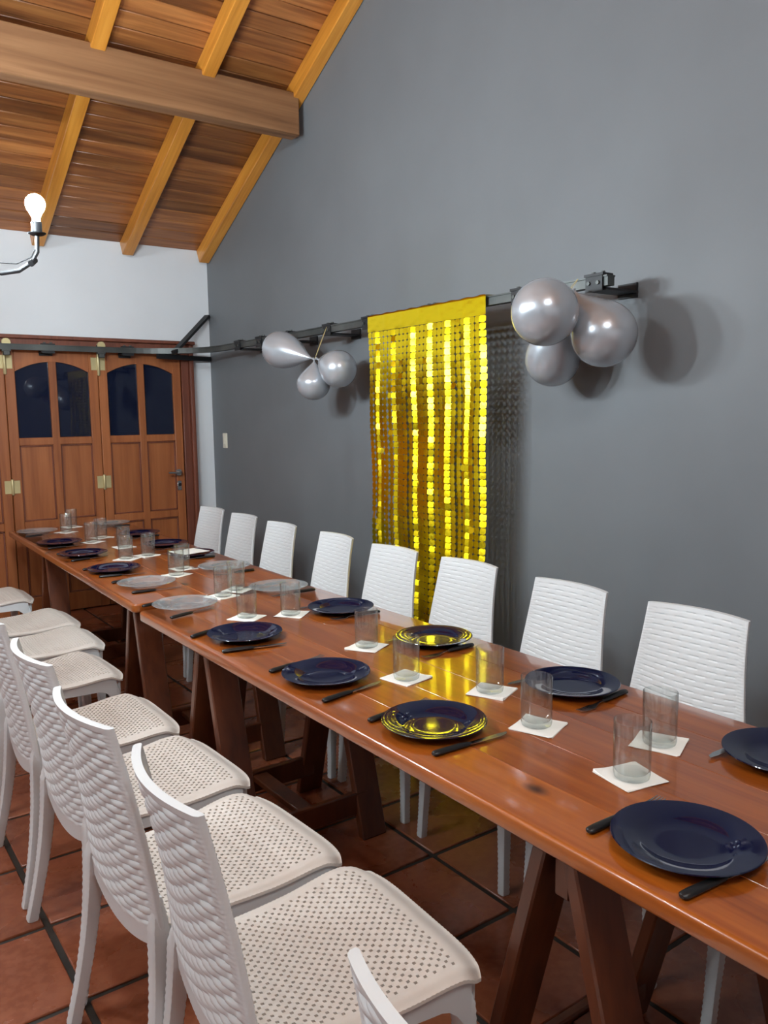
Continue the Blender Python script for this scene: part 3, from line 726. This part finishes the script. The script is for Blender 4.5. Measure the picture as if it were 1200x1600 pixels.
# thin link strips between the squares
lk = bmesh.new(); pos = {(c, r): (x, y*(1-0.04*r/NROW), z) for c, r, x, y, z, ty, tz in rest}
for (c, r), p in pos.items():
    for dc, dr in ((1, 0), (0, 1)):
        q = pos.get((c+dc, r+dr))
        if not q: continue
        a, b = Vector(p).lerp(Vector(q), 0.40), Vector(p).lerp(Vector(q), 0.60)
        wv = Vector((0, 0, rp*0.2)) if dc else Vector((0, cp*0.2, 0))
        e = Vector((0.001, 0, 0)); vs = [lk.verts.new(t) for t in (a-wv+e, b-wv+e, b+wv+e, a+wv+e)]; lk.faces.new(vs)
me = bpy.data.meshes.new('foil_links'); lk.to_mesh(me); lk.free(); me.materials.append(M_GOLD)
o = ob('foil_links', me, cur); o['kind'] = 'stuff'

# ------------------------------------------------------------------ balloons
def balloon_me(rad, tail):
    """teardrop along -z: neck (tie) at the origin, body hanging below"""
    pr = [(0.0, 0.010), (0.007, 0.008), (0.008, 0.004), (0.004, 0.0)]
    L = 2*rad+tail; n = 40
    for k in range(1, n+1):
        t = k/n; zz = t*L
        body = L-rad
        # blend of a cone-like neck and a sphere
        if zz >= body: r = math.sqrt(max(0, rad*rad-(zz-body)**2))
        else:
            s = zz/body; r = rad*math.sin(PI/2*s)**1.25 if tail > 0.03 else rad*math.sqrt(max(0, 1-(1-s)**2))**1.15
            r = max(r, 0.0045)
        pr.append((r, -zz))
    return lathe('body', pr, 48, M_BALL)
def balloon(tie, centre, rad, label, group):
    tie, centre = Vector(tie), Vector(centre); d = centre-tie; tail = max(0.0, d.length-rad)
    t = ob('balloon', balloon_me(rad, tail), None, tie); tag(t, label, 'balloon', group)
    t.rotation_mode = 'QUATERNION'; t.rotation_quaternion = Vector((0, 0, -1)).rotation_difference(d)
    return t
g1 = 'silver balloons left of the gold curtain'; g2 = 'silver balloons right of the gold curtain'
T1 = (2.43, 4.045, 1.790)
balloon((2.425, 4.06, 1.792), (2.372, 4.345, 1.862), 0.108, 'silver balloon pointing left in the trio beside the curtain\'s left', g1)
balloon((2.435, 4.03, 1.790), (2.470, 3.862, 1.724), 0.104, 'silver balloon right in the trio nearest the curtain\'s left edge', g1)
balloon((2.425, 4.045, 1.782), (2.42, 4.05, 1.652), 0.096, 'silver balloon hanging lowest in the left-hand trio', g1)
balloon((2.43, 2.20, 1.93), (2.27, 2.135, 1.835), 0.124, 'large round silver balloon in front of the right-hand trio', g2)
balloon((2.44, 2.145, 1.925), (2.475, 2.03, 1.755), 0.122, 'large teardrop silver balloon on the right end of the track', g2)
balloon((2.45, 2.22, 1.90), (2.54, 2.345, 1.685), 0.112, 'silver balloon lowest and rearmost in the right-hand trio', g2)
def string(a, b, label):
    a, b = Vector(a), Vector(b); bm = bmesh.new()
    for s in (-1, 1):
        pts = [a.lerp(b, k/8)+Vector((0.002*s, 0.004*s*math.sin(PI*k/8)+0.003*s, 0)) for k in range(9)]
        sweep('s', pts, 0.0011, M_STRING, 5, bm=bm)
    pts = [a+Vector((-0.002+0.026*math.cos(t), 0.004, 0.0+0.026*math.sin(t))) for t in [2*PI*k/16 for k in range(16)]]
    tag(ob('string', finish('string', bm, M_STRING, True)), label, 'string')
string((2.50, 4.02, 1.975), (2.43, 4.045, 1.792), 'thin gold string holding the left balloon trio to the track')
string((2.498, 2.18, 1.978), (2.445, 2.18, 1.925), 'thin gold string holding the right balloon trio to the track')
